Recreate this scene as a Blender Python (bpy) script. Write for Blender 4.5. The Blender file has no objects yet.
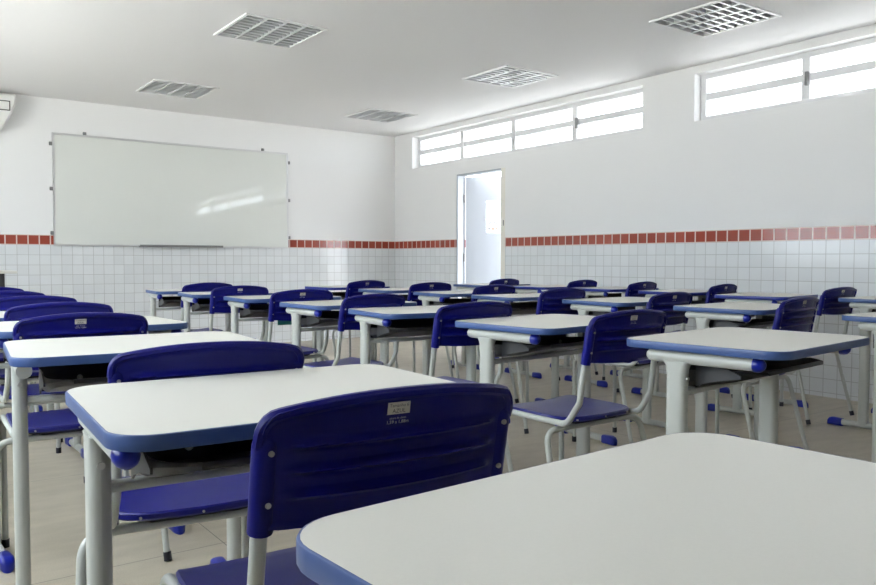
import bpy, bmesh, math
from mathutils import Vector, Matrix

scene = bpy.context.scene
COL = scene.collection
PI = math.pi

# ------------------------------------------------------------------ settings
EYE = 0.965
XW, YF = 5.465, 8.454          # right wall, front wall
XL, YB = -0.85, -1.1           # left wall, back wall
HC = 2.552                     # ceiling
TILE = 0.0985
BAND = 1.114                   # underside of the red tile row
WT = 0.15                      # wall thickness

# ------------------------------------------------------------------ materials
def mat(name, col, rough=.5, metal=0., spec=.5, bump=None, noise=None, coat=0.):
    m = bpy.data.materials.new(name); m.use_nodes = True
    nt = m.node_tree; b = nt.nodes['Principled BSDF']
    b.inputs['Base Color'].default_value = (*col, 1)
    b.inputs['Roughness'].default_value = rough
    b.inputs['Metallic'].default_value = metal
    b.inputs['Specular IOR Level'].default_value = spec
    if coat: b.inputs['Coat Weight'].default_value = coat; b.inputs['Coat Roughness'].default_value = .1
    if noise or bump:
        tc = nt.nodes.new('ShaderNodeTexCoord')
        nz = nt.nodes.new('ShaderNodeTexNoise')
        nz.inputs['Scale'].default_value = (noise or bump)[0]
        nz.inputs['Detail'].default_value = 5
        nt.links.new(tc.outputs['Object'], nz.inputs['Vector'])
        if noise:
            mx = nt.nodes.new('ShaderNodeMix'); mx.data_type = 'RGBA'
            a = noise[1]
            mx.inputs['A'].default_value = (*[c*(1-a) for c in col], 1)
            mx.inputs['B'].default_value = (*[min(1, c*(1+a)) for c in col], 1)
            nt.links.new(nz.outputs['Fac'], mx.inputs['Factor'])
            nt.links.new(mx.outputs['Result'], b.inputs['Base Color'])
        if bump:
            bp = nt.nodes.new('ShaderNodeBump'); bp.inputs['Strength'].default_value = bump[1]
            bp.inputs['Distance'].default_value = .002
            nt.links.new(nz.outputs['Fac'], bp.inputs['Height'])
            nt.links.new(bp.outputs['Normal'], b.inputs['Normal'])
    return m

M = {}
M['laminate'] = mat('laminate_pale_grey', (.63, .62, .575), .42, noise=(260, .03))
M['edge'] = mat('edge_band_blue', (.042, .085, .235), .38)
M['blue'] = mat('blue_plastic', (.0025, .003, .135), .36, spec=.28, bump=(900, .12))
M['seatblue'] = mat('blue_seat_plastic', (.005, .006, .15), .36, spec=.4, bump=(900, .2))
M['cap'] = mat('blue_cap_plastic', (.004, .012, .25), .28)
M['metal'] = mat('grey_painted_steel', (.45, .465, .435), .32)
M['tray'] = mat('black_tray_plastic', (.018, .018, .019), .38, bump=(500, .15))
M['cheek'] = mat('dark_grey_plastic', (.055, .057, .06), .4)
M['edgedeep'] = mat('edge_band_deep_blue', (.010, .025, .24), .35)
M['screw'] = mat('zinc_screw', (.55, .55, .52), .3, .9)
M['dark'] = mat('dark_rubber', (.01, .01, .02), .5)
M['sticker'] = mat('sticker_paper', (.62, .60, .54), .5)
M['ink'] = mat('label_ink', (.03, .03, .05), .6)
M['whiteink'] = mat('white_print', (.55, .57, .62), .6)
M['paint'] = mat('white_paint', (.82, .815, .81), .6, bump=(120, .15), noise=(1.5, .01))
M['ceil'] = mat('ceiling_paint', (.82, .815, .82), .7)
M['alu'] = mat('window_aluminium', (.74, .74, .75), .45, 0)
M['board'] = mat('whiteboard_enamel', (.72, .735, .70), .012, noise=(3, .01))
M['boardframe'] = mat('anodised_aluminium', (.66, .66, .66), .35, .6)
M['clip'] = mat('grey_clip', (.22, .22, .22), .45, .3)
M['louvre'] = mat('louvre_aluminium', (.84, .85, .86), .3, .7)
M['lampbody'] = mat('lamp_white_enamel', (.80, .80, .80), .3)
M['door'] = mat('pale_blue_grey_door_enamel', (.40, .43, .47), .4)
M['jamb'] = mat('door_lining_cream', (.80, .77, .70), .5)
M['ac'] = mat('white_abs', (.78, .78, .76), .35)
M['paving'] = mat('grey_paving', (.36, .35, .34), .8, noise=(4, .08))
M['ground'] = mat('pale_concrete', (.55, .53, .49), .8, noise=(4, .08))
M['green'] = mat('green_plastic', (.02, .20, .15), .4)
M['black'] = mat('black_paint', (.012, .012, .013), .4)
M['paper'] = mat('paper_sheet', (.80, .79, .76), .7)
M['pinkink'] = mat('pink_print', (.75, .38, .30), .7)
M['greyink'] = mat('grey_print', (.30, .32, .34), .7)
M['roofblue'] = mat('pale_blue_fascia', (.30, .42, .62), .6)
M['rooftile'] = mat('clay_pink_eave', (.62, .40, .33), .8)

def thin_glass():
    m = bpy.data.materials.new('window_glass'); m.use_nodes = True
    nt = m.node_tree; nt.nodes.remove(nt.nodes['Principled BSDF'])
    out = nt.nodes['Material Output']
    t = nt.nodes.new('ShaderNodeBsdfTransparent'); t.inputs[0].default_value = (.94, .96, .96, 1)
    g = nt.nodes.new('ShaderNodeBsdfGlossy'); g.inputs['Roughness'].default_value = .02
    mx = nt.nodes.new('ShaderNodeMixShader'); mx.inputs[0].default_value = .07
    nt.links.new(t.outputs[0], mx.inputs[1]); nt.links.new(g.outputs[0], mx.inputs[2])
    nt.links.new(mx.outputs[0], out.inputs[0])
    return m
M['glass'] = thin_glass()

def wall_tile(name, axis, offset):
    """white paint above, one row of red tiles, white tiles below; axis = horizontal world axis"""
    m = bpy.data.materials.new(name); m.use_nodes = True
    nt = m.node_tree; N = nt.nodes; L = nt.links; b = N['Principled BSDF']
    geo = N.new('ShaderNodeNewGeometry'); sep = N.new('ShaderNodeSeparateXYZ')
    L.new(geo.outputs['Position'], sep.inputs[0])
    def mth(op, a, bb=None, c=None):
        n = N.new('ShaderNodeMath'); n.operation = op
        for i, v in enumerate((a, bb, c)):
            if v is None: continue
            if isinstance(v, (int, float)): n.inputs[i].default_value = v
            else: L.new(v, n.inputs[i])
        return n.outputs[0]
    h = sep.outputs['X' if axis == 'X' else 'Y']
    hu = mth('DIVIDE', mth('SUBTRACT', h, offset - 100*TILE), TILE)
    zu = mth('DIVIDE', mth('SUBTRACT', sep.outputs['Z'], BAND - 100*TILE), TILE)
    def line(u, w):
        f = mth('FRACT', u)
        d = mth('MINIMUM', f, mth('SUBTRACT', 1.0, f))
        n = N.new('ShaderNodeMapRange'); n.interpolation_type = 'SMOOTHSTEP'
        L.new(d, n.inputs[0]); n.inputs[1].default_value = w*.5; n.inputs[2].default_value = w
        return n.outputs[0]
    # per tile variation
    cmb = N.new('ShaderNodeCombineXYZ')
    L.new(mth('FLOOR', hu), cmb.inputs[0]); L.new(mth('FLOOR', zu), cmb.inputs[1])
    wn = N.new('ShaderNodeTexWhiteNoise'); wn.noise_dimensions = '2D'; L.new(cmb.outputs[0], wn.inputs['Vector'])
    isred = mth('MULTIPLY', mth('GREATER_THAN', sep.outputs['Z'], BAND), mth('LESS_THAN', sep.outputs['Z'], BAND+TILE))
    istile = mth('LESS_THAN', sep.outputs['Z'], BAND+TILE)
    lw = mth('MULTIPLY_ADD', isred, .030, .030)
    # grout mask 1 = tile face (white: hair line, red: wider)
    mw = mth('MULTIPLY', line(hu, .030), line(zu, .030))
    mr = mth('MULTIPLY', line(hu, .075), line(zu, .09))
    def mix(f, A, B):
        n = N.new('ShaderNodeMix'); n.data_type = 'RGBA'
        for k, v in (('Factor', f), ('A', A), ('B', B)):
            if isinstance(v, tuple): n.inputs[k].default_value = (*v, 1)
            elif isinstance(v, (int, float)): n.inputs[k].default_value = v
            else: L.new(v, n.inputs[k])
        return n.outputs['Result']
    wt = mix(wn.outputs['Value'], (.70, .72, .735), (.755, .775, .79))
    rt = mix(wn.outputs['Value'], (.30, .055, .035), (.36, .075, .05))
    white = mix(mw, (.50, .50, .50), wt)
    red = mix(mr, (.72, .58, .52), rt)
    tile = mix(isred, white, red)
    nz = N.new('ShaderNodeTexNoise'); nz.inputs['Scale'].default_value = 1.3
    L.new(geo.outputs['Position'], nz.inputs['Vector'])
    paint = mix(nz.outputs['Fac'], (.79, .79, .79), (.83, .825, .82))
    L.new(mix(istile, paint, tile), b.inputs['Base Color'])
    rg = N.new('ShaderNodeMix'); rg.data_type = 'FLOAT'
    L.new(istile, rg.inputs[0]); rg.inputs[2].default_value = .6; rg.inputs[3].default_value = .13
    L.new(rg.outputs[0], b.inputs['Roughness'])
    bp = N.new('ShaderNodeBump'); bp.inputs['Distance'].default_value = .0015; bp.inputs['Strength'].default_value = .5
    # tile pillow + slow waviness
    nw = N.new('ShaderNodeTexNoise'); nw.inputs['Scale'].default_value = 14
    L.new(geo.outputs['Position'], nw.inputs['Vector'])
    hgt = mth('MULTIPLY', istile, mth('ADD', mw, mth('MULTIPLY', nw.outputs['Fac'], .9)))
    L.new(hgt, bp.inputs['Height']); L.new(bp.outputs['Normal'], b.inputs['Normal'])
    return m

def floor_mat():
    m = bpy.data.materials.new('polished_granolithic_floor'); m.use_nodes = True
    nt = m.node_tree; N = nt.nodes; L = nt.links; b = N['Principled BSDF']
    geo = N.new('ShaderNodeNewGeometry')
    n1 = N.new('ShaderNodeTexNoise'); n1.inputs['Scale'].default_value = 260; n1.inputs['Detail'].default_value = 3
    n2 = N.new('ShaderNodeTexNoise'); n2.inputs['Scale'].default_value = 5; n2.inputs['Detail'].default_value = 6
    mp = N.new('ShaderNodeMapping'); mp.inputs['Scale'].default_value = (1, 3, 1); mp.inputs['Rotation'].default_value = (0, 0, .6)
    L.new(geo.outputs['Position'], mp.inputs[0]); L.new(mp.outputs[0], n2.inputs['Vector'])
    L.new(geo.outputs['Position'], n1.inputs['Vector'])
    c1 = N.new('ShaderNodeValToRGB'); c1.color_ramp.elements[0].position = .3; c1.color_ramp.elements[1].position = .7
    c1.color_ramp.elements[0].color = (.41, .365, .285, 1); c1.color_ramp.elements[1].color = (.54, .485, .385, 1)
    L.new(n1.outputs['Fac'], c1.inputs[0])
    mx = N.new('ShaderNodeMix'); mx.data_type = 'RGBA'; mx.blend_type = 'MULTIPLY'; mx.inputs['Factor'].default_value = 1
    c2 = N.new('ShaderNodeValToRGB'); c2.color_ramp.elements[0].position = .35; c2.color_ramp.elements[1].position = .65
    c2.color_ramp.elements[0].color = (.86, .86, .85, 1); c2.color_ramp.elements[1].color = (1, 1, 1, 1)
    L.new(n2.outputs['Fac'], c2.inputs[0])
    L.new(c1.outputs[0], mx.inputs['A']); L.new(c2.outputs[0], mx.inputs['B'])
    sep = N.new('ShaderNodeSeparateXYZ'); L.new(geo.outputs['Position'], sep.inputs[0])
    def mth(op, a, bb):
        n = N.new('ShaderNodeMath'); n.operation = op
        for i, v in enumerate((a, bb)):
            if isinstance(v, (int, float)): n.inputs[i].default_value = v
            else: L.new(v, n.inputs[i])
        return n.outputs[0]
    def joint(s, off):
        f = mth('FRACT', mth('DIVIDE', mth('ADD', s, 100*1.2+off), 1.2), 0)
        d = mth('ABSOLUTE', mth('SUBTRACT', f, .5), 0)
        return mth('GREATER_THAN', d, .4985)
    j = mth('MAXIMUM', joint(sep.outputs['X'], .25), joint(sep.outputs['Y'], -.15))
    mj = N.new('ShaderNodeMix'); mj.data_type = 'RGBA'
    L.new(j, mj.inputs['Factor']); L.new(mx.outputs['Result'], mj.inputs['A']); mj.inputs['B'].default_value = (.16, .15, .13, 1)
    L.new(mj.outputs['Result'], b.inputs['Base Color'])
    b.inputs['Roughness'].default_value = .40
    return m
M['floor'] = floor_mat()
M['backwall'] = mat('back_wall_paint', (.38, .37, .35), .6)
M['wall_f'] = wall_tile('front_wall_paint_and_tiles', 'X', XW)
M['wall_r'] = wall_tile('side_wall_paint_and_tiles', 'Y', YF)

# ------------------------------------------------------------------ mesh helpers
def link(name, bm, m, parent=None, smooth=True, kind=None):
    me = bpy.data.meshes.new(name)
    bmesh.ops.recalc_face_normals(bm, faces=bm.faces)
    bm.to_mesh(me); bm.free()
    if smooth:
        for p in me.polygons: p.use_smooth = True
        try: me.set_sharp_from_angle(angle=math.radians(38))
        except Exception: pass
    me.materials.append(m)
    o = bpy.data.objects.new(name, me); COL.objects.link(o)
    if parent: o.parent = parent
    if kind: o['kind'] = kind
    return o

def thing(name, label, cat, loc=(0, 0, 0), rz=0, group=None, kind=None):
    o = bpy.data.objects.new(name, None); COL.objects.link(o)
    o.empty_display_size = .1
    o.location = loc; o.rotation_euler = (0, 0, rz)
    if label: o['label'] = label
    if cat: o['category'] = cat
    if group: o['group'] = group
    if kind: o['kind'] = kind
    return o

def box(bm, x0, x1, y0, y1, z0, z1, bev=0.):
    r = bmesh.ops.create_cube(bm, size=1)
    for v in r['verts']:
        v.co = Vector(((x0+x1)/2+v.co.x*(x1-x0), (y0+y1)/2+v.co.y*(y1-y0), (z0+z1)/2+v.co.z*(z1-z0)))
    if bev:
        es = list({e for v in r['verts'] for e in v.link_edges})
        bmesh.ops.bevel(bm, geom=es, offset=bev, segments=2, affect='EDGES', profile=.5)

def round_path(pts, rad, seg=7):
    pts = [Vector(p) for p in pts]; out = [pts[0]]
    for i in range(1, len(pts)-1):
        a, p, c = pts[i-1], pts[i], pts[i+1]
        r = rad[i] if isinstance(rad, dict) and i in rad else (rad if not isinstance(rad, dict) else 0)
        if not r: out.append(p); continue
        d1 = (a-p).normalized(); d2 = (c-p).normalized()
        ang = d1.angle(d2)
        t = min(r/math.tan(ang/2), (a-p).length*.49, (c-p).length*.49)
        p0, p1 = p+d1*t, p+d2*t
        for k in range(seg+1):
            s = k/seg
            out.append((1-s)**2*p0+2*s*(1-s)*p+s*s*p1)
    out.append(pts[-1]); return out

def tube(bm, path, r, n=12, cap=True, ell=None, endround=(False, False)):
    """sweep a circle (or ellipse ell=(a,b)) along path"""
    path = [Vector(p) for p in path]
    if endround[1]:
        d = (path[-1]-path[-2]).normalized(); e = path[-1]
        path = path[:-1]+[e-d*r*(1-math.sin(a)) for a in (0, PI/6, PI/3, PI*.47)]
    if endround[0]:
        d = (path[0]-path[1]).normalized(); e = path[0]
        path = [e-d*r*(1-math.sin(a)) for a in (PI*.47, PI/3, PI/6, 0)]+path[1:]
    def sc(i):
        k = len(path)
        s = 1.
        if endround[1] and i >= k-4: s = math.cos((0, PI/6, PI/3, PI*.47)[i-(k-4)])
        if endround[0] and i < 4: s = math.cos((PI*.47, PI/3, PI/6, 0)[i])
        return s
    rings = []; up = None
    for i, p in enumerate(path):
        d = (path[min(i+1, len(path)-1)]-path[max(i-1, 0)]).normalized()
        if up is None:
            up = Vector((1, 0, 0)) if abs(d.x) < .9 else Vector((0, 0, 1))
        up = (up-d*up.dot(d)).normalized(); w = d.cross(up)
        s = sc(i); a, b = ell if ell else (r, r)
        rings.append([bm.verts.new(p+(up*math.cos(2*PI*k/n)*a+w*math.sin(2*PI*k/n)*b)*s) for k in range(n)])
    for i in range(len(rings)-1):
        for k in range(n):
            bm.faces.new((rings[i][k], rings[i][(k+1) % n], rings[i+1][(k+1) % n], rings[i+1][k]))
    if cap:
        bm.faces.new(rings[0][::-1]); bm.faces.new(rings[-1])

def rrect(w, h, r, n=6, cx=0, cy=0):
    pts = []
    for sx, sy, a0 in ((1, 1, 0), (-1, 1, 90), (-1, -1, 180), (1, -1, 270)):
        for k in range(n+1):
            a = math.radians(a0+90*k/n)
            pts.append((cx+sx*(w/2-r)+r*math.cos(a), cy+sy*(h/2-r)+r*math.sin(a)))
    return pts

def loft(bm, loops, close=(True, True)):
    rs = [[bm.verts.new(p) for p in l] for l in loops]
    n = len(rs[0])
    for i in range(len(rs)-1):
        for k in range(n):
            bm.faces.new((rs[i][k], rs[i][(k+1) % n], rs[i+1][(k+1) % n], rs[i+1][k]))
    if close[0]: bm.faces.new(rs[0][::-1])
    if close[1]: bm.faces.new(rs[-1])
    return rs

def B(): return bmesh.new()

# ------------------------------------------------------------------ room shell
b = B(); box(b, XL-WT, XW+WT, YB-WT, YF+WT, -.12, 0); link('floor', b, M['floor'], smooth=False, kind='structure')
b = B(); box(b, XL-WT, XW+WT, YB-WT, YF+WT, HC, HC+.12); link('ceiling', b, M['ceil'], smooth=False, kind='structure')
b = B(); box(b, XL-WT, XW+WT, YF, YF+WT, 0, HC); link('wall_front', b, M['wall_f'], smooth=False, kind='structure')
b = B(); box(b, XL-WT, XW+WT, YB-WT, YB, 0, HC); link('wall_back', b, M['backwall'], smooth=False, kind='structure')

def wall_with_holes(name, x0, x1, y0, y1, holes, m):
    """holes: (ya, yb, za, zb), non overlapping in y unless stacked"""
    ys = sorted({y0, y1, *[h[0] for h in holes], *[h[1] for h in holes]})
    zs = sorted({0, HC, *[h[2] for h in holes], *[h[3] for h in holes]})
    b = B()
    solid = lambda i, k: not any(h[0]-1e-6 <= ys[i] and ys[i+1] <= h[1]+1e-6 and h[2]-1e-6 <= zs[k] and zs[k+1] <= h[3]+1e-6 for h in holes)
    V = {}
    def v(x, i, k):
        if (x, i, k) not in V: V[(x, i, k)] = b.verts.new((x, ys[i], zs[k]))
        return V[(x, i, k)]
    NY, NZ = len(ys)-1, len(zs)-1
    for i in range(NY):
        for k in range(NZ):
            if not solid(i, k): continue
            for x in (x0, x1): b.faces.new((v(x, i, k), v(x, i+1, k), v(x, i+1, k+1), v(x, i, k+1)))
            for di, dk in ((-1, 0), (1, 0), (0, -1), (0, 1)):
                ii, kk = i+di, k+dk
                if 0 <= ii < NY and 0 <= kk < NZ and solid(ii, kk): continue
                if di: e = i+(di > 0); q = ((e, k), (e, k+1))
                else: e = k+(dk > 0); q = ((i, e), (i+1, e))
                b.faces.new((v(x0, *q[0]), v(x1, *q[0]), v(x1, *q[1]), v(x0, *q[1])))
    return link(name, b, m, smooth=False, kind='structure')

W1 = (4.48, 8.052, 2.105, 2.495)
W2 = (.38, 3.952, 2.105, 2.49)
DOOR = (6.295, 7.152, 0, 1.955)
wall_with_holes('wall_right', XW, XW+WT, YB, YF, [W1, W2, DOOR], M['wall_r'])
LW = [(.9, 4.0, .95, 2.40), (4.5, 7.1, .95, 2.40)]
wall_with_holes('wall_left', XL-WT, XL, YB, YF, LW, M['wall_r'])

def window(name, xw, y0, y1, z0, z1, nb, rows, label_=None, slid=None):
    t = thing(name, None, None, (xw, (y0+y1)/2, z0), kind='structure')
    yc = (y0+y1)/2; bw = (y1-y0)/nb
    b = B()
    d0, d1 = -.02, .025
    H = z1-z0
    box(b, d0, d1, y0-yc, y1-yc, 0, .045); box(b, d0, d1, y0-yc, y1-yc, H-.04, H)
    for y in (y0, y1):
        s = 1 if y == y0 else -1
        box(b, d0, d1, min(y-yc, y-yc+s*.05), max(y-yc, y-yc+s*.05), .045, H-.04)
    for i in range(1, nb):
        y = y0+i*bw-yc; box(b, d0-.006, d1, y-.03, y+.03, .045, H-.04)
    link('window_frame', b, M['alu'], t, smooth=False)
    for i in range(nb):
        ya = y0+i*bw-yc+(.05 if i == 0 else .03); yb = y0+(i+1)*bw-yc-(.05 if i == nb-1 else .03)
        for r in range(len(rows)-1):
            za, zb = rows[r], rows[r+1]
            if r:   # rail under this row
                c = B(); box(c, d0+.004, d1-.004, ya, yb, za-.028, za+.028); link('mid_rail', c, M['alu'], t, smooth=False)
            g = B(); box(g, -.002, .002, ya, yb, (za+.025 if r else .045), (zb-.025 if r < len(rows)-2 else H-.04))
            link('pane', g, M['glass'], t, smooth=False)
    return t
w1 = window('window_1', XW+.11, W1[0], W1[1], W1[2], W1[3], 4, [.045, .204, .35])
w2 = window('window_2', XW+.11, W2[0], W2[1], W2[2], W2[3], 4, [.045, .202, .35])
for i, h in enumerate(LW):
    window('window_%d' % (i+3), XL-.10, h[0], h[1], h[2], h[3], 3, [.045, .72, 1.41])
# catch handle on the tilting pane of the first window
for wn, yy in ((w1, 5.335), (w2, 3.045)):
    b = B(); box(b, -.05, -.026, yy-.012-wn.location.y, yy+.012-wn.location.y, .14, .24, .004)
    link('window_catch', b, M['clip'], wn)

# door lining, leaf
t = thing('door_1', None, None, (XW+.05, (DOOR[0]+DOOR[1])/2, 0), kind='structure')
yc = (DOOR[0]+DOOR[1])/2
b = B()
box(b, -.05, .06, DOOR[0]-yc, DOOR[0]-yc+.07, 0, 1.955)
link('door_lining', b, M['jamb'], t, smooth=False)
b = B(); box(b, -.045, .06, DOOR[1]-yc-.02, DOOR[1]-yc, 0, 1.955)
box(b, -.045, .06, DOOR[0]-yc+.07, DOOR[1]-yc-.02, 1.938, 1.955)
link('door_lining', b, M['door'], t, smooth=False)
b = B(); box(b, -.0525, -.049, DOOR[0]-yc+.02, DOOR[0]-yc+.034, 1.34, 1.40); link('strike_plate', b, M['clip'], t)
th = math.radians(50)
leaf = B()
LWd, LH = .79, 1.93
# leaf along local +u from hinge, thickness v ; glass opening u .235-.39, z 1.30-1.66
def leafbox(bm, u0, u1, z0, z1, v0=-.0175, v1=.0175):
    r = bmesh.ops.create_cube(bm, size=1)
    for v in r['verts']:
        u = (u0+u1)/2+v.co.x*(u1-u0); w = (v0+v1)/2+v.co.y*(v1-v0); z = (z0+z1)/2+v.co.z*(z1-z0)
        x = math.sin(th)*u+math.cos(th)*w; y = -math.cos(th)*u+math.sin(th)*w
        v.co = Vector((.065+x, DOOR[1]-yc-.03+y, z))
GU = (.24, .40); GZ = (1.29, 1.655)
leafbox(leaf, 0, GU[0], .01, LH); leafbox(leaf, GU[1], LWd, .01, LH)
leafbox(leaf, GU[0], GU[1], .01, GZ[0]); leafbox(leaf, GU[0], GU[1], GZ[1], LH)
lo = link('door_leaf', leaf, M['door'], t, smooth=False)
b = B(); leafbox(b, GU[0], GU[1], *GZ, -.003, .003); link('pane', b, M['glass'], lo, smooth=False)
b = B(); leafbox(b, GU[0]+.004, GU[1]-.004, 1.295, 1.432, -.006, -.004); pp = link('paper_sheet', b, M['paper'], lo, smooth=False)
b = B()
for k in range(7):
    a = PI*k/6; leafbox(b, .315-.045*math.cos(a)-.008, .315-.045*math.cos(a)+.008, 1.375+.035*math.sin(a)-.006, 1.375+.035*math.sin(a)+.006, -.0078, -.0062)
leafbox(b, .262, .284, 1.325, 1.345, -.0078, -.0062)
link('grey_mark', b, M['greyink'], lo, smooth=False)
b = B(); leafbox(b, .30, .335, 1.32, 1.35, -.0078, -.0062); leafbox(b, .345, .37, 1.325, 1.345, -.0078, -.0062)
link('pink_mark', b, M['pinkink'], lo, smooth=False)
for z in (.28, 1.0, 1.68):
    b = B(); tube(b, [(.045, DOOR[1]-yc-.03, z-.045), (.045, DOOR[1]-yc-.03, z+.045)], .008); link('hinge', b, M['clip'], t)
b = B()
def leafpt(u, w, z): return Vector((.065+math.sin(th)*u+math.cos(th)*w, DOOR[1]-yc-.03-math.cos(th)*u+math.sin(th)*w, z))
tube(b, [leafpt(.73, -.018, 1.0), leafpt(.73, -.06, 1.0), leafpt(.62, -.06, 1.0)], .009)
link('door_handle', b, M['screw'], lo)

# ------------------------------------------------------------------ outside
b = B(); box(b, XW+WT, XW+60, -60, 70, -.25, -.05); link('floor', b, M['paving'], smooth=False, kind='structure')
b = B(); box(b, XL-WT-60, XL-WT, -60, 70, -.25, -.05); link('floor', b, M['ground'], smooth=False, kind='structure')
# eave of the next building, seen pale through the high windows
t = thing('roof_eave', 'pale blue and clay pink roof edge outside the nearer high window', 'roof', (XW+6, 4, 0))
b = B(); box(b, 0, .15, -8, 8, 3.64, 3.75); link('fascia', b, M['roofblue'], t, smooth=False)
for y in (-7.5, -2.5, 2.5, 7.5):
    b = B(); box(b, .02, .13, y-.06, y+.06, -.05, 3.64); link('post', b, M['ground'], t, smooth=False)

b = B(); box(b, XW+WT, XW+WT+1.5, YB-2, YF+2, 2.74, 2.86); link('ceiling', b, M['ceil'], smooth=False, kind='structure')  # added corridor roof slab, unseen, keeps sky light off the door leaf

# ------------------------------------------------------------------ whiteboard
bx0, bx1, bz0, bz1 = 1.455, 3.962, 1.108, 2.218
t = thing('whiteboard', 'large glossy whiteboard in aluminium frame on the front wall', 'whiteboard', ((bx0+bx1)/2, YF-.012, bz0))
cx = (bx0+bx1)/2; HB = bz1-bz0; WB = bx1-bx0
b = B()
nx, nz = 40, 16
g = [[b.verts.new((-WB/2+.015+(WB-.03)*i/nx, -.016+.010*math.sin(PI*i/nx)+.015*k/nz, .015+(HB-.03)*k/nz)) for k in range(nz+1)] for i in range(nx+1)]
for i in range(nx):
    for k in range(nz): b.faces.new((g[i][k], g[i+1][k], g[i+1][k+1], g[i][k+1]))
link('writing_surface', b, M['board'], t)
b = B()
box(b, -WB/2, WB/2, -.012, .0115, 0, .018); box(b, -WB/2, WB/2, -.012, .0115, HB-.018, HB)
box(b, -WB/2, -WB/2+.02, -.012, .0115, .018, HB-.018); box(b, WB/2-.02, WB/2, -.012, .0115, .018, HB-.018)
link('frame', b, M['boardframe'], t, smooth=False)
b = B(); box(b, 2.26-cx, 3.15-cx, -.07, -.012, -.002, .006); box(b, 2.26-cx, 3.15-cx, -.072, -.066, -.002, .02)
link('pen_tray', b, M['clip'], t, smooth=False)
for x, z in ((-WB/2-.012, 1.0), (-WB/2-.012, .56), (-WB/2-.012, .125), (-.955, HB+.012), (.945, HB+.012), (WB/2+.012, 1.0), (WB/2+.012, .56), (WB/2+.012, .125)):
    b = B(); box(b, x-.016, x+.016, -.012, .011, z-.018, z+.018, .005); link('clip', b, M['clip'], t)

# ------------------------------------------------------------------ air conditioner
t = thing('air_conditioner', 'white split air conditioner high on the front wall at the left', 'air conditioner', (.70, YF, 2.18))
prof = [(0, .0), (0, .34), (-.17, .34), (-.215, .315), (-.23, .25), (-.225, .15), (-.19, .05), (-.13, .0)]
W = .43
tp = lambda z: .125*max(0, 1-z/.30)**1.6
b = B(); loft(b, [[(sg*(W-d-tp(z)), y*(1-.25*d0)-.001, z) for y, z in prof] for sg, d, d0 in ((-1, 0, 1), (-1, .02, 0), (1, .02, 0), (1, 0, 1))])
link('casing', b, M['ac'], t)
b = B()
x0, x1 = .20, .37
for a, c, d, e in ((x0, x1, .17, .177), (x0, x1, .253, .26), (x0, x0+.007, .177, .253), (x1-.007, x1, .177, .253)):
    box(b, a, c, -.236, -.222, d, e)
link('display_frame', b, M['black'], t, smooth=False)
b = B(); tube(b, [(-.27, -.165, .035), (.27, -.165, .035)], .012, ell=(.012, .03)); link('louvre_flap', b, M['ac'], t)

# ------------------------------------------------------------------ ceiling lamps
def lamp_mesh():
    t = thing('ceiling_lamp', '', 'ceiling light')
    S = .295
    b = B()
    for a in ((-S, S, -S, -S+.02), (-S, S, S-.02, S), (-S, -S+.02, -S+.02, S-.02), (S-.02, S, -S+.02, S-.02)):
        box(b, *a, -.010, .001)
    link('frame', b, M['lampbody'], t, smooth=False)
    b = B()
    for k in range(1, 4):
        x = -S+.02+(2*S-.04)*k/4
        box(b, x-.007, x+.007, -S+.02, S-.02, -.008, .035)
    link('divider', b, M['louvre'], t, smooth=False)
    b = B()
    for k in range(1, 9):
        y = -S+.02+(2*S-.04)*k/9
        # V profile lamella
        v = [b.verts.new(p) for p in ((-S+.02, y-.007, -.006), (-S+.02, y, .034), (-S+.02, y+.007, -.006), (S-.02, y-.007, -.006), (S-.02, y, .034), (S-.02, y+.007, -.006))]
        for f in ((0, 1, 4, 3), (1, 2, 5, 4), (0, 3, 5, 2)): b.faces.new([v[i] for i in f])
    link('lamellae', b, M['louvre'], t, smooth=False)
    b = B()
    for k in range(4):
        x = -S+.02+(2*S-.04)*(k+.5)/4
        tube(b, [(x, -S+.03, .062), (x, S-.03, .062)], .013)
    link('tube', b, M['lampbody'], t)
    b = B()   # reflector housing (open below)
    box(b, -S+.015, S-.015, -S+.015, S-.015, .088, .09)
    for a in ((-S+.012, S-.012, -S+.012, -S+.015), (-S+.012, S-.012, S-.015, S-.012), (-S+.012, -S+.015, -S+.015, S-.015), (S-.015, S-.012, -S+.015, S-.015)):
        box(b, *a, .001, .09)
    link('reflector', b, M['louvre'], t, smooth=False)
    return t

def copy_tree(o, parent=None):
    c = o.copy(); COL.objects.link(c)
    if parent: c.parent = parent; c.matrix_parent_inverse = o.matrix_parent_inverse.copy()
    for ch in list(o.children): copy_tree(ch, c)
    return c

lamps = [(2.27, 5.10, 'square louvre ceiling light at top left, above the whiteboard side'),
         (2.33, 7.32, 'far left square louvre ceiling light, nearest the whiteboard'),
         (4.54, 7.31, 'small bright louvre ceiling light in the far right corner above the door'),
         (4.49, 5.12, 'middle right louvre ceiling light above the far window row'),
         (4.49, 3.10, 'largest louvre ceiling light at top right near the closer window')]
HC_HOLE = []
lp = lamp_mesh()
for i, (x, y, lab) in enumerate(lamps):
    o = lp if i == 0 else copy_tree(lp)
    o.location = (x, y, HC); o['label'] = lab; o['group'] = 'louvre ceiling lights'
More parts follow.
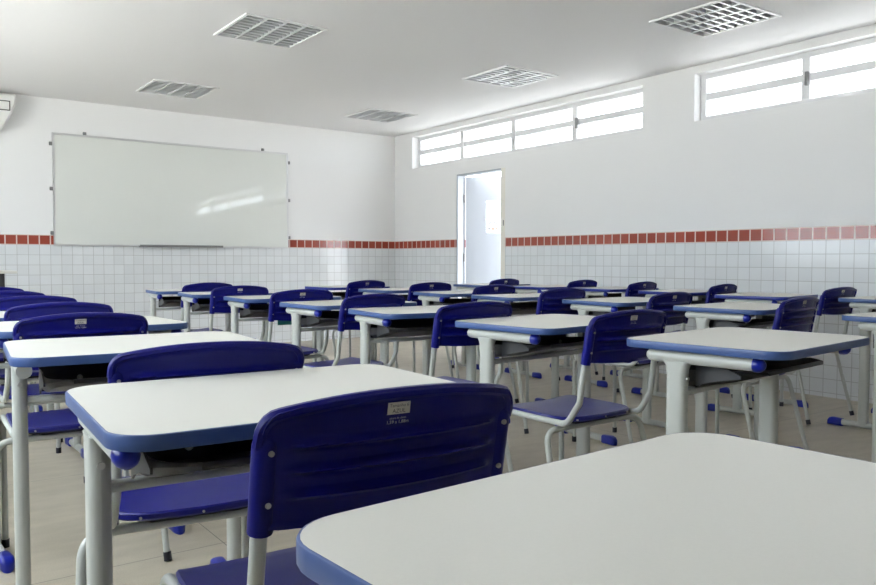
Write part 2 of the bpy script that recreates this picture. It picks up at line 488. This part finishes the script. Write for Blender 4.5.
# cut the ceiling openings for the recessed lamps: rebuild the ceiling as a slab with holes
old = bpy.data.objects['ceiling']; bpy.data.objects.remove(old)
b = B()
xs = sorted({XL-WT, XW+WT, *[round(x-.285, 4) for x, y, _ in lamps], *[round(x+.285, 4) for x, y, _ in lamps]})
ys = sorted({YB-WT, YF+WT, *[round(y-.285, 4) for x, y, _ in lamps], *[round(y+.285, 4) for x, y, _ in lamps]})
def hole(i, k):
    mx, my = (xs[i]+xs[i+1])/2, (ys[k]+ys[k+1])/2
    return any(abs(mx-x) < .285 and abs(my-y) < .285 for x, y, _ in lamps)
V = {}
def cv(i, k, z):
    if (i, k, z) not in V: V[(i, k, z)] = b.verts.new((xs[i], ys[k], z))
    return V[(i, k, z)]
for i in range(len(xs)-1):
    for k in range(len(ys)-1):
        if hole(i, k): continue
        for z in (HC, HC+.12): b.faces.new((cv(i, k, z), cv(i+1, k, z), cv(i+1, k+1, z), cv(i, k+1, z)))
        for di, dk in ((-1, 0), (1, 0), (0, -1), (0, 1)):
            ii, kk = i+di, k+dk
            if 0 <= ii < len(xs)-1 and 0 <= kk < len(ys)-1 and not hole(ii, kk): continue
            if di: e = i+(di > 0); q = ((e, k), (e, k+1))
            else: e = k+(dk > 0); q = ((i, e), (i+1, e))
            b.faces.new((cv(*q[0], HC), cv(*q[1], HC), cv(*q[1], HC+.12), cv(*q[0], HC+.12)))
bmesh.ops.recalc_face_normals(b, faces=b.faces)
link('ceiling', b, M['ceil'], smooth=False, kind='structure')
b = B(); box(b, XL-WT, XW+WT, YB-WT, YF+WT, HC+.12, HC+.16); link('ceiling', b, M['ceil'], smooth=False, kind='structure')

# ------------------------------------------------------------------ school desk
def build_desk():
    t = thing('school_desk', '', 'desk')
    ZT = .75
    W, H, R, E = .60, .46, .060, .003
    b = B()
    L0 = rrect(W-2*E, H-2*E, R-E, 8)
    loft(b, [[(x, y, z) for x, y in L0] for z in (ZT-.020, ZT-.0002)])
    link('tabletop', b, M['laminate'], t)
    b = B()
    def lp_(off, z): return [(x, y, z) for x, y in rrect(W-2*off, H-2*off, R-off, 8)]
    rs = loft(b, [lp_(E, ZT-.021), lp_(.001, ZT-.021), lp_(0, ZT-.019), lp_(0, ZT-.003), lp_(.0008, ZT-.0008), lp_(E, ZT)], (False, False))
    n = len(rs[0])
    for k in range(n): b.faces.new((rs[-1][k], rs[-1][(k+1) % n], rs[0][(k+1) % n], rs[0][k]))
    link('edge_band', b, M['edge'], t)
    xs_ = .270
    for s in (-1, 1):
        x = s*xs_
        b = B(); tube(b, [(x, -.150, .7115), (x, .155, .7115)], .0172, 16, endround=(False, True))
        br = link('bracket', b, M['metal'], t)
        b = B(); tube(b, [(x, -.174, .7108), (x, -.146, .7108)], .0182, 16, endround=(True, False)); link('end_cap', b, M['cap'], br)
        b = B()
        loft(b, [[(x+px, .063+py, z) for px, py in rrect(.034, .058+ad, .0168, 5)] for z, ad in ((.02, 0), (.66, 0), (.68, .004), (.692, .014), (.700, .03))])
        link('leg', b, M['metal'], t)
        b = B()
        loft(b, [[(x+px, y, .024+pz) for px, pz in rrect(.030, .034, .0149, 5)] for y in (-.10, .19)])
        ft = link('foot_rail', b, M['metal'], t)
        for y0, d in ((-.09, -1), (.18, 1)):
            b = B(); lps = []
            for k, (dy, sx, top) in enumerate(((0, .0185, .044), (.03, .021, .046), (.055, .022, .047), (.072, .020, .042), (.082, .015, .030), (.086, .008, .018))):
                lps.append([(x+px, y0+d*dy, pz+top/2+.0) for px, pz in rrect(2*sx, top, min(sx, top/2)*.6, 4)])
            loft(b, lps); link('foot_cap', b, M['cap'], ft)
        b = B(); tube(b, [(x, .063-.028, .655), (x, .063-.0315, .655)], .006, 10); link('screw', b, M['screw'], t)
    # cross rail
    b = B(); box(b, -xs_+.012, xs_-.012, .048, .078, .606, .621, .004); link('cross_rail', b, M['metal'], t)
    # book tray: spoon shaped shell, deep at the back, lip rising towards the sitter
    b = B()
    x0 = .222; ny = 14; ya, yb_ = .118, -.135
    lps = []
    for k in range(ny+1):
        u = k/ny; y = ya+(yb_-ya)*u
        z = .6225+.050*u**1.6; top = .668+.018*u
        w = x0-(.055*max(0, (u-.72)/.28)**2.2)
        h = max(.006, (top-z) if u < .8 else (top-z)*(1-(u-.8)/.2*.25))
        L_ = [(-w, y, z+h), (-w, y, z+min(.014, h*.6)), (-w+.014, y, z), (w-.014, y, z), (w, y, z+min(.014, h*.6)), (w, y, z+h),
              (w-.004, y, z+h), (w-.005, y, z+min(.016, h*.7)), (w-.017, y, z+.004), (-w+.017, y, z+.004), (-w+.005, y, z+min(.016, h*.7)), (-w+.004, y, z+h)]
        lps.append(L_)
    loft(b, lps)
    box(b, -x0, x0, .1148, .120, .6225, .700)
    box(b, -x0+.055, x0-.055, -.139, -.131, .6715, .6835, .003)
    tr = link('book_tray', b, M['tray'], t)
    for s in (-1, 1):   # cheek plate with arched underside carrying the tray
        b = B(); pts = []
        for k in range(9):
            u = k/8; pts.append((.035-.125*u, .628+.036*u**.6))
        ring = pts+[(-.090, .672), (-.040, .690), (.035, .690)]
        xa, xb = s*(x0+.001), s*(x0+.005)
        loft(b, [[(xa, y, z) for y, z in ring], [(xb, y, z) for y, z in ring]])
        link('tray_cheek', b, M['cheek'], t, smooth=False)
    b = B(); tube(b, [(-.13, .0695, .66), (-.13, .066, .66)], .007, 10); tube(b, [(.13, .0695, .66), (.13, .066, .66)], .007, 10)
    bm_ = b
    link('tray_screw', bm_, M['screw'], t)
    return t

# ------------------------------------------------------------------ school chair
# built with y = 0 at the backrest shoulders; shifted by SH so that the origin is under the seat
SH = -.27
def rec(z):   # recline of the back above z .65
    return SH-(z-.65)*.19 if z > .65 else SH+(.65-z)*.15
def curv(x): return -.030*(1-(x/.185)**2)

def text_mesh(body, size, extr=.0):
    cu = bpy.data.curves.new('label_text', 'FONT'); cu.body = body; cu.size = size
    cu.align_x = 'CENTER'; cu.align_y = 'CENTER'; cu.extrude = extr; cu.resolution_u = 2
    o = bpy.data.objects.new('tmp_text', cu); COL.objects.link(o)
    dg = bpy.context.evaluated_depsgraph_get(); dg.update()
    me = bpy.data.meshes.new_from_object(o.evaluated_get(dg))
    bpy.data.objects.remove(o); bpy.data.curves.remove(cu)
    return me

def build_chair():
    t = thing('school_chair', '', 'chair')
    TR = .0103
    # ---- backrest
    b = B()
    nx, nz = 30, 18; HW = .177
    def zt(x):
        a = abs(x)/HW
        return .789+.020*(1-a**2.2) - .022*(1-math.sqrt(max(0, 1-max(0, (a-.90)/.10)**2)))
    def zb(x): return .652-.008*(1-(x/HW)**2)
    rib = lambda z: sum(math.exp(-((z-c)/.0050)**2) for c in (.690, .721, .752))
    F, K = [], []
    for i in range(nx+1):
        x = -HW*math.cos(PI*i/nx)*(.999 if i in (0, nx) else 1); rf, rk = [], []
        for k in range(nz*3+1):
            s = k/(nz*3); z = zb(x)+(zt(x)-zb(x))*s
            y = rec(z)+curv(x)
            inner = min(1, (HW-.03-abs(x))/.012) if abs(x) < HW-.03 else 0
            inner = max(0, inner)
            # back face: recess inside border, ribs across
            edge = max(0, 1-(1-s)/.10) + max(0, 1-s/.05)*.6
            dep = .003+.009*edge+inner*.015*min(1, rib(z))+(1-inner)*.004
            rf.append(b.verts.new((x, y+.003, z))); rk.append(b.verts.new((x, y-dep, z)))
        F.append(rf); K.append(rk)
    n2 = nz*3
    for i in range(nx):
        for k in range(n2):
            b.faces.new((F[i][k], F[i+1][k], F[i+1][k+1], F[i][k+1]))
            b.faces.new((K[i][k], K[i][k+1], K[i+1][k+1], K[i+1][k]))
        b.faces.new((F[i][0], K[i][0], K[i+1][0], F[i+1][0])); b.faces.new((F[i][n2], F[i+1][n2], K[i+1][n2], K[i][n2]))
    for k in range(n2):
        b.faces.new((F[0][k], F[0][k+1], K[0][k+1], K[0][k])); b.faces.new((F[nx][k], K[nx][k], K[nx][k+1], F[nx][k+1]))
    # rounded rim rolled towards the rear along the crown
    path = [(-HW, rec(.752)-.006, .752)]
    for i in range(33):
        x = -HW*math.cos(PI*i/32); z = zt(x)-.004
        path.append((x, rec(z)+curv(x)-.006, z))
    path.append((HW, rec(.752)-.006, .752))
    tube(b, path, .0080, 8)
    # sockets
    for s in (-1, 1):
        x = s*.168
        tube(b, [(x, rec(.645)-.003, .645), (x, rec(.70)-.003, .70), (x, rec(.768)-.003, .768)], .0155, 14, endround=(False, True))
    bk = link('backrest', b, M['blue'], t)
    for s in (-1, 1):
        for z in (.745, .682):
            b = B(); x = s*.166; y = rec(z)-.0185
            tube(b, [(x, y+.004, z), (x, y-.002, z)], .0036, 10); tube(b, [(x, y-.002, z), (x, y-.0035, z)], .0020, 8)
            link('screw', b, M['screw'], bk)
    # sticker with print
    def on_back(x, z, e): return Vector((x, rec(z)+curv(x)-.0042-e, z))
    b = B(); zc = .786; g = []
    for i in range(5):
        x = -.028+.031*i/4
        g.append((b.verts.new(on_back(x, zc-.0074, .0012)), b.verts.new(on_back(x, zc+.0074, .0012)), b.verts.new(on_back(x, zc-.0074, -.002)), b.verts.new(on_back(x, zc+.0074, -.002))))
    for i in range(4):
        for p, q in ((0, 1), (1, 3), (3, 2), (2, 0)): b.faces.new((g[i][p], g[i][q], g[i+1][q], g[i+1][p]))
    st = link('sticker', b, M['sticker'], bk, smooth=False)
    def put(me, name, zc_, m, e, par):
        me.materials.clear(); me.materials.append(m)
        for v in me.vertices:
            p = on_back(v.co.x-.0125, zc_+v.co.y, e); v.co = p
        o = bpy.data.objects.new(name, me); COL.objects.link(o); o.parent = par
    put(text_mesh('Tamanho 6', .0058), 'sticker_text', zc+.0036, M['ink'], .0017, st)
    put(text_mesh('AZUL', .0072), 'sticker_text', zc-.0034, M['ink'], .0017, st)
    put(text_mesh('altura do aluno', .0038), 'printed_text', zc-.0125, M['whiteink'], .0006, bk)
    put(text_mesh('1,59 a 1,88m', .0060), 'printed_text', zc-.0175, M['whiteink'], .0006, bk)
    # ---- seat
    b = B()
    ys0, ys1 = .085+SH, .460+SH
    hw = .173
    NS = 44
    def out(f, z, grow=0.):
        pts = []
        for k in range(NS):
            a = 2*PI*k/NS; c, s = math.cos(a), math.sin(a); e = .34
            x = math.copysign(abs(c)**e, c); y = math.copysign(abs(s)**e, s)
            w = (hw+grow)*(1.0-.03*y)
            yy = (ys0+ys1)/2+(ys1-ys0+2*grow)/2*y*f
            if y < 0: yy -= .022*f*(1-x*x)
            zz = z
            if y*f > .55: zz = z-.030*((y*f-.55)/.45)**2
            pts.append((x*w*f, yy, zz))
        return pts
    loft(b, [out(.90, .446), out(.985, .446), out(1, .450), out(1, .459), out(.985, .4625), out(.90, .4610), out(.6, .4565), out(.25, .454)])
    se = link('seat', b, M['seatblue'], t)
    b = B(); loft(b, [[(x, y, z) for x, y in rrect(.26, .26, .05, 5, 0, (ys0+ys1)/2-.04)] for z in (.432, .4455)])
    link('seat_underframe', b, M['dark'], se)
    for x in (-.12, 0, .12):
        b = B(); yy = ys0-.022*(1-(x/hw)**2)+.006
        tube(b, [(x, yy, .4525), (x, yy-.0075, .4525)], .0028, 8); link('rivet', b, M['screw'], se)
    # ---- side frames: post, rail; front leg
    RX = .174
    for s in (-1, 1):
        x = s*.168; xr = s*RX
        p = [(x, rec(.74), .74), (x, rec(.65), .65), (x+s*.002, rec(.52), .52), (xr, .070+SH, .445), (xr, .30+SH, .445), (xr, .440+SH, .445), (xr, .440+SH, .36)]
        P_ = round_path(p, {1: .1, 3: .05, 5: .045})
        b = B(); tube(b, P_, TR, 12); link('side_frame', b, M['metal'], t)
        b = B(); tube(b, [(xr, .440+SH, .362), (xr, .435+SH, .02)], TR, 12); lg = link('leg', b, M['metal'], t)
        b = B(); tube(b, [(xr, .435+SH, .028), (xr, .435+SH, 0)], .0128, 12); link('foot_cap', b, M['dark'], lg)
        # rear leg, arched outwards from the cross tube
        q = [(s*.12, .112+SH, .424), (s*.224, .112+SH, .424), (s*.244, .005+SH, .012)]
        b = B(); tube(b, round_path(q, {1: .07}, 9), TR, 12); lg = link('leg', b, M['metal'], t)
        b = B(); d = Vector((s*.020, -.107, -.412)).normalized(); e = Vector((s*.244, .005+SH, .012))
        tube(b, [e-d*.018, e+d*.010], .0128, 12); link('foot_cap', b, M['dark'], lg)
    b = B(); tube(b, [(-.121, .112+SH, .424), (.121, .112+SH, .424)], TR, 12); link('cross_tube', b, M['metal'], t)
    b = B(); tube(b, [(-RX, .40+SH, .430), (RX, .40+SH, .430)], TR*.8, 10); link('cross_tube', b, M['metal'], t)
    return t

# position, rotation (radians), label
DESKS = [
 (.565, .365, .055, 'nearest school desk, pale top filling the bottom right foreground'),
 (.540, 1.188, -.055, 'large foreground desk at lower left, directly in front of the nearest blue chair back'),
 (.556, 2.105, -.085, 'left column desk third from the camera, its corner at the left picture edge'),
 (.580, 2.875, .05, 'left column desk whose right end shows beyond the chair back with a white label'),
 (.520, 3.510, 0, 'left column desk fifth from the camera, only its right end showing'),
 (.550, 4.160, .02, 'left column desk hidden behind the third row of blue chair backs from the whiteboard'),
 (.540, 4.860, -.03, 'left column desk second from the whiteboard, barely seen past the chairs'),
 (.560, 5.560, 0, 'left column desk nearest the whiteboard, a white corner above the chair backs'),
 (1.995, 1.250, .11, 'big desk at right foreground with its whole top, black tray and grey leg visible'),
 (1.985, 2.025, .10, 'centre desk whose right end is overlapped by the fully visible blue chair'),
 (1.985, 2.810, -.12, 'middle desk behind the centre one, its left leg above the long white desktop'),
 (1.990, 3.520, .05, 'desk left of centre, just right of the small green sheet'),
 (1.975, 4.290, -.06, 'second column desk left of the small green sheet, third from the front wall'),
 (1.930, 5.010, -.07, 'second desk from the front wall below the middle of the whiteboard'),
 (1.895, 5.640, -.08, 'front desk of the second column below the whiteboard, farthest left of its row'),
 (3.200, 5.680, 0, 'front desk of the third column, left of the wall corner'),
 (3.270, 4.920, 0, 'third column desk just behind the chair under the wall corner'),
 (3.290, 4.210, -.10, 'third column desk left of the door, overlapping a low blue chair back'),
 (3.310, 3.590, -.10, 'third column desk below the door with two chair backs behind it'),
 (3.390, 2.880, 0, 'third column desk in the centre right, its top meeting a blue chair'),
 (3.400, 2.150, .06, 'third column desk above the big right foreground desk'),
 (3.410, 1.340, 0, 'desk cut by the right picture edge, nearer of the two there'),
 (4.600, 5.480, 0, 'front desk of the wall column, its thin blue edge just below the doorway'),
 (4.680, 4.800, 0, 'wall column desk right of the door, with a chair back at its left end'),
 (4.780, 4.180, 0, 'third desk of the tiled side wall column, right of the door'),
 (4.750, 3.470, 0, 'fourth desk of the side wall column, its blue edge ending at a chair back'),
 (4.660, 2.800, .16, 'side wall column desk with long blue edge ending right of a chair'),
 (4.850, 2.080, 0, 'desk cut by the right picture edge, farther of the two there, close to the tiles'),
]
CHAIRS = [
 (.530, .846, -.06, 'nearest blue school chair in the foreground with a readable size sticker'),
 (.527, 1.487, -.15, 'blue chair without sticker, its broad back rising behind the large lower left desktop'),
 (.502, 2.500, -.03, 'left column blue chair with a white label on its back, above the left edge desk'),
 (.558, 3.160, 0, 'left column blue chair, second of the overlapping backs counting up'),
 (.560, 3.800, 0, 'left column blue chair, third of the overlapping backs counting up'),
 (.540, 4.460, 0, 'left column blue chair, fourth back counting up, mostly covered'),
 (.540, 5.150, 0, 'topmost blue chair back at the left picture edge'),
 (1.945, 1.668, .0, 'blue chair right of centre seen whole, with seat, posts and arched rear legs'),
 (1.845, 2.325, 0, 'blue chair at centre behind the centre desk left edge'),
 (1.885, 3.130, .10, 'blue chair left of centre behind the second column fifth desk'),
 (1.860, 3.820, 0, 'blue chair with the small green sheet showing below its backrest'),
 (1.820, 4.590, 0, 'blue chair below the right half of the whiteboard, with a small pale sticker'),
 (1.875, 5.310, .05, 'leftmost blue chair of the second column, below the board tray'),
 (3.130, 5.290, .10, 'blue chair below the wall corner, farthest in the third column'),
 (3.225, 4.550, 0, 'low wide blue chair back left of the door opening'),
 (3.270, 3.900, .04, 'lower blue chair back in front of the door'),
 (3.170, 3.180, .02, 'blue chair back below the wall just right of the door'),
 (3.220, 2.480, .07, 'blue chair back overlapped by the third column desk above the big right desk'),
 (3.280, 1.850, .10, 'dark blue chair standing behind the big right foreground desk, ribs visible'),
 (3.480, .960, 0, 'blue chair at the right picture edge, only frame tubes showing'),
 (4.420, 5.130, .10, 'topmost small blue chair back in front of the door'),
 (4.690, 4.470, .08, 'small blue chair back against the tiles right of the door'),
 (4.640, 3.820, .10, 'small blue chair back against the tiles below the end of the far windows'),
 (4.640, 3.140, .11, 'tilted looking blue chair back before the side wall below the nearer window start'),
 (4.690, 2.380, -.03, 'rightmost blue chair back against the tiled side wall'),
]
def place(src, first, x, y, r, lab, grp, off=0.):
    o = src if first else copy_tree(src)
    o.location = (x-math.sin(r)*off, y+math.cos(r)*off, 0); o.rotation_euler = (0, 0, r)
    o['label'] = lab; o['group'] = grp
    return o
dk = build_desk()
for i, (x, y, r, lab) in enumerate(DESKS): place(dk, i == 0, x, y, r, lab, 'pale topped school desks in four columns')
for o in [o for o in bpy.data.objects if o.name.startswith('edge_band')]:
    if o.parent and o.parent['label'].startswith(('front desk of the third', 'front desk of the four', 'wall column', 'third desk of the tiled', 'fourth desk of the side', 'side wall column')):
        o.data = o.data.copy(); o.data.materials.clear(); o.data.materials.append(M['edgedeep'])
third = [o for o in bpy.data.objects if o.get('label', '').startswith('left column desk third')][0]
for c in [c for c in third.children_recursive if c.name.startswith('end_cap')][:1]: bpy.data.objects.remove(c)
ch = build_chair()
NOLABEL = (1, 3, 4, 5, 6, 8, 9, 12, 16)
for i, (x, y, r, lab) in enumerate(CHAIRS):
    o = place(ch, i == 0, x, y, r, lab, 'blue school chairs at the desks', -SH)
    if i in NOLABEL:
        for c in [c for c in o.children_recursive if c.name.startswith(('sticker', 'printed_text'))]:
            bpy.data.objects.remove(c)

# green sheet hooked over the cross rail of a desk in the second column
b = B()
lp_g = [(.0425, .6245), (.0835, .6245), (.0835, .572), (.0810, .572), (.0810, .6220), (.0450, .6220), (.0450, .598), (.0425, .598)]
loft(b, [[(x, y, z) for y, z in lp_g] for x in (-.055, .055)])
o = link('green_sheet', b, M['green'], smooth=False); o.location = (2.03, 4.2867, 0); o.rotation_euler = (0, 0, -.06)
o['label'] = 'small green sheet hooked under the desk, below a blue backrest left of centre'; o['category'] = 'sheet'

# tall narrow teacher table at the far left
t = thing('high_table', 'pale topped black framed high table at the far left near the front wall', 'table', (.50, 6.75, 0))
b = B(); box(b, -.37, .37, -.25, .25, .865, .885, .004); link('tabletop', b, M['laminate'], t)
for sx in (-1, 1):
    for sy in (-1, 1):
        b = B(); box(b, sx*.27-.02, sx*.27+.02, sy*.21-.02, sy*.21+.02, 0, .865, .003); link('leg', b, M['black'], t)
b = B(); box(b, -.25, .25, .195, .205, .45, .86); link('modesty_panel', b, M['black'], t)

# ------------------------------------------------------------------ light
w = bpy.data.worlds.new('World'); scene.world = w; w.use_nodes = True
bg = w.node_tree.nodes['Background']; bg.inputs[0].default_value = (.90, .955, 1.03, 1); bg.inputs[1].default_value = 4.0

sl = bpy.data.lights.new('sun', 'SUN'); so = bpy.data.objects.new('sun', sl); COL.objects.link(so)
sl.energy = 16; sl.angle = .01; sl.color = (1, .985, .98); so.rotation_euler = (math.radians(-22), 0, 0)   # high sun, parallel to the window walls

# ------------------------------------------------------------------ camera
cam = bpy.data.cameras.new('camera'); co = bpy.data.objects.new('camera', cam); COL.objects.link(co)
cam.sensor_width = 36; cam.lens = 36*777.0/876; cam.sensor_fit = 'HORIZONTAL'; cam.clip_start = .02
yaw, pit, rol = .6292, .0410, -.0014
Rm = Matrix.Rotation(-yaw, 4, 'Z') @ Matrix.Rotation(PI/2-pit, 4, 'X') @ Matrix.Rotation(-rol, 4, 'Z')
co.matrix_world = Matrix.Translation((0, 0, EYE)) @ Rm
scene.camera = co
vs = scene.view_settings
vs.view_transform = 'Standard'; vs.look = 'None'; vs.gamma = 1; vs.use_curve_mapping = False
vs.exposure = 1.36
try: scene.cycles.max_bounces = 12; scene.cycles.diffuse_bounces = 8
except Exception: pass
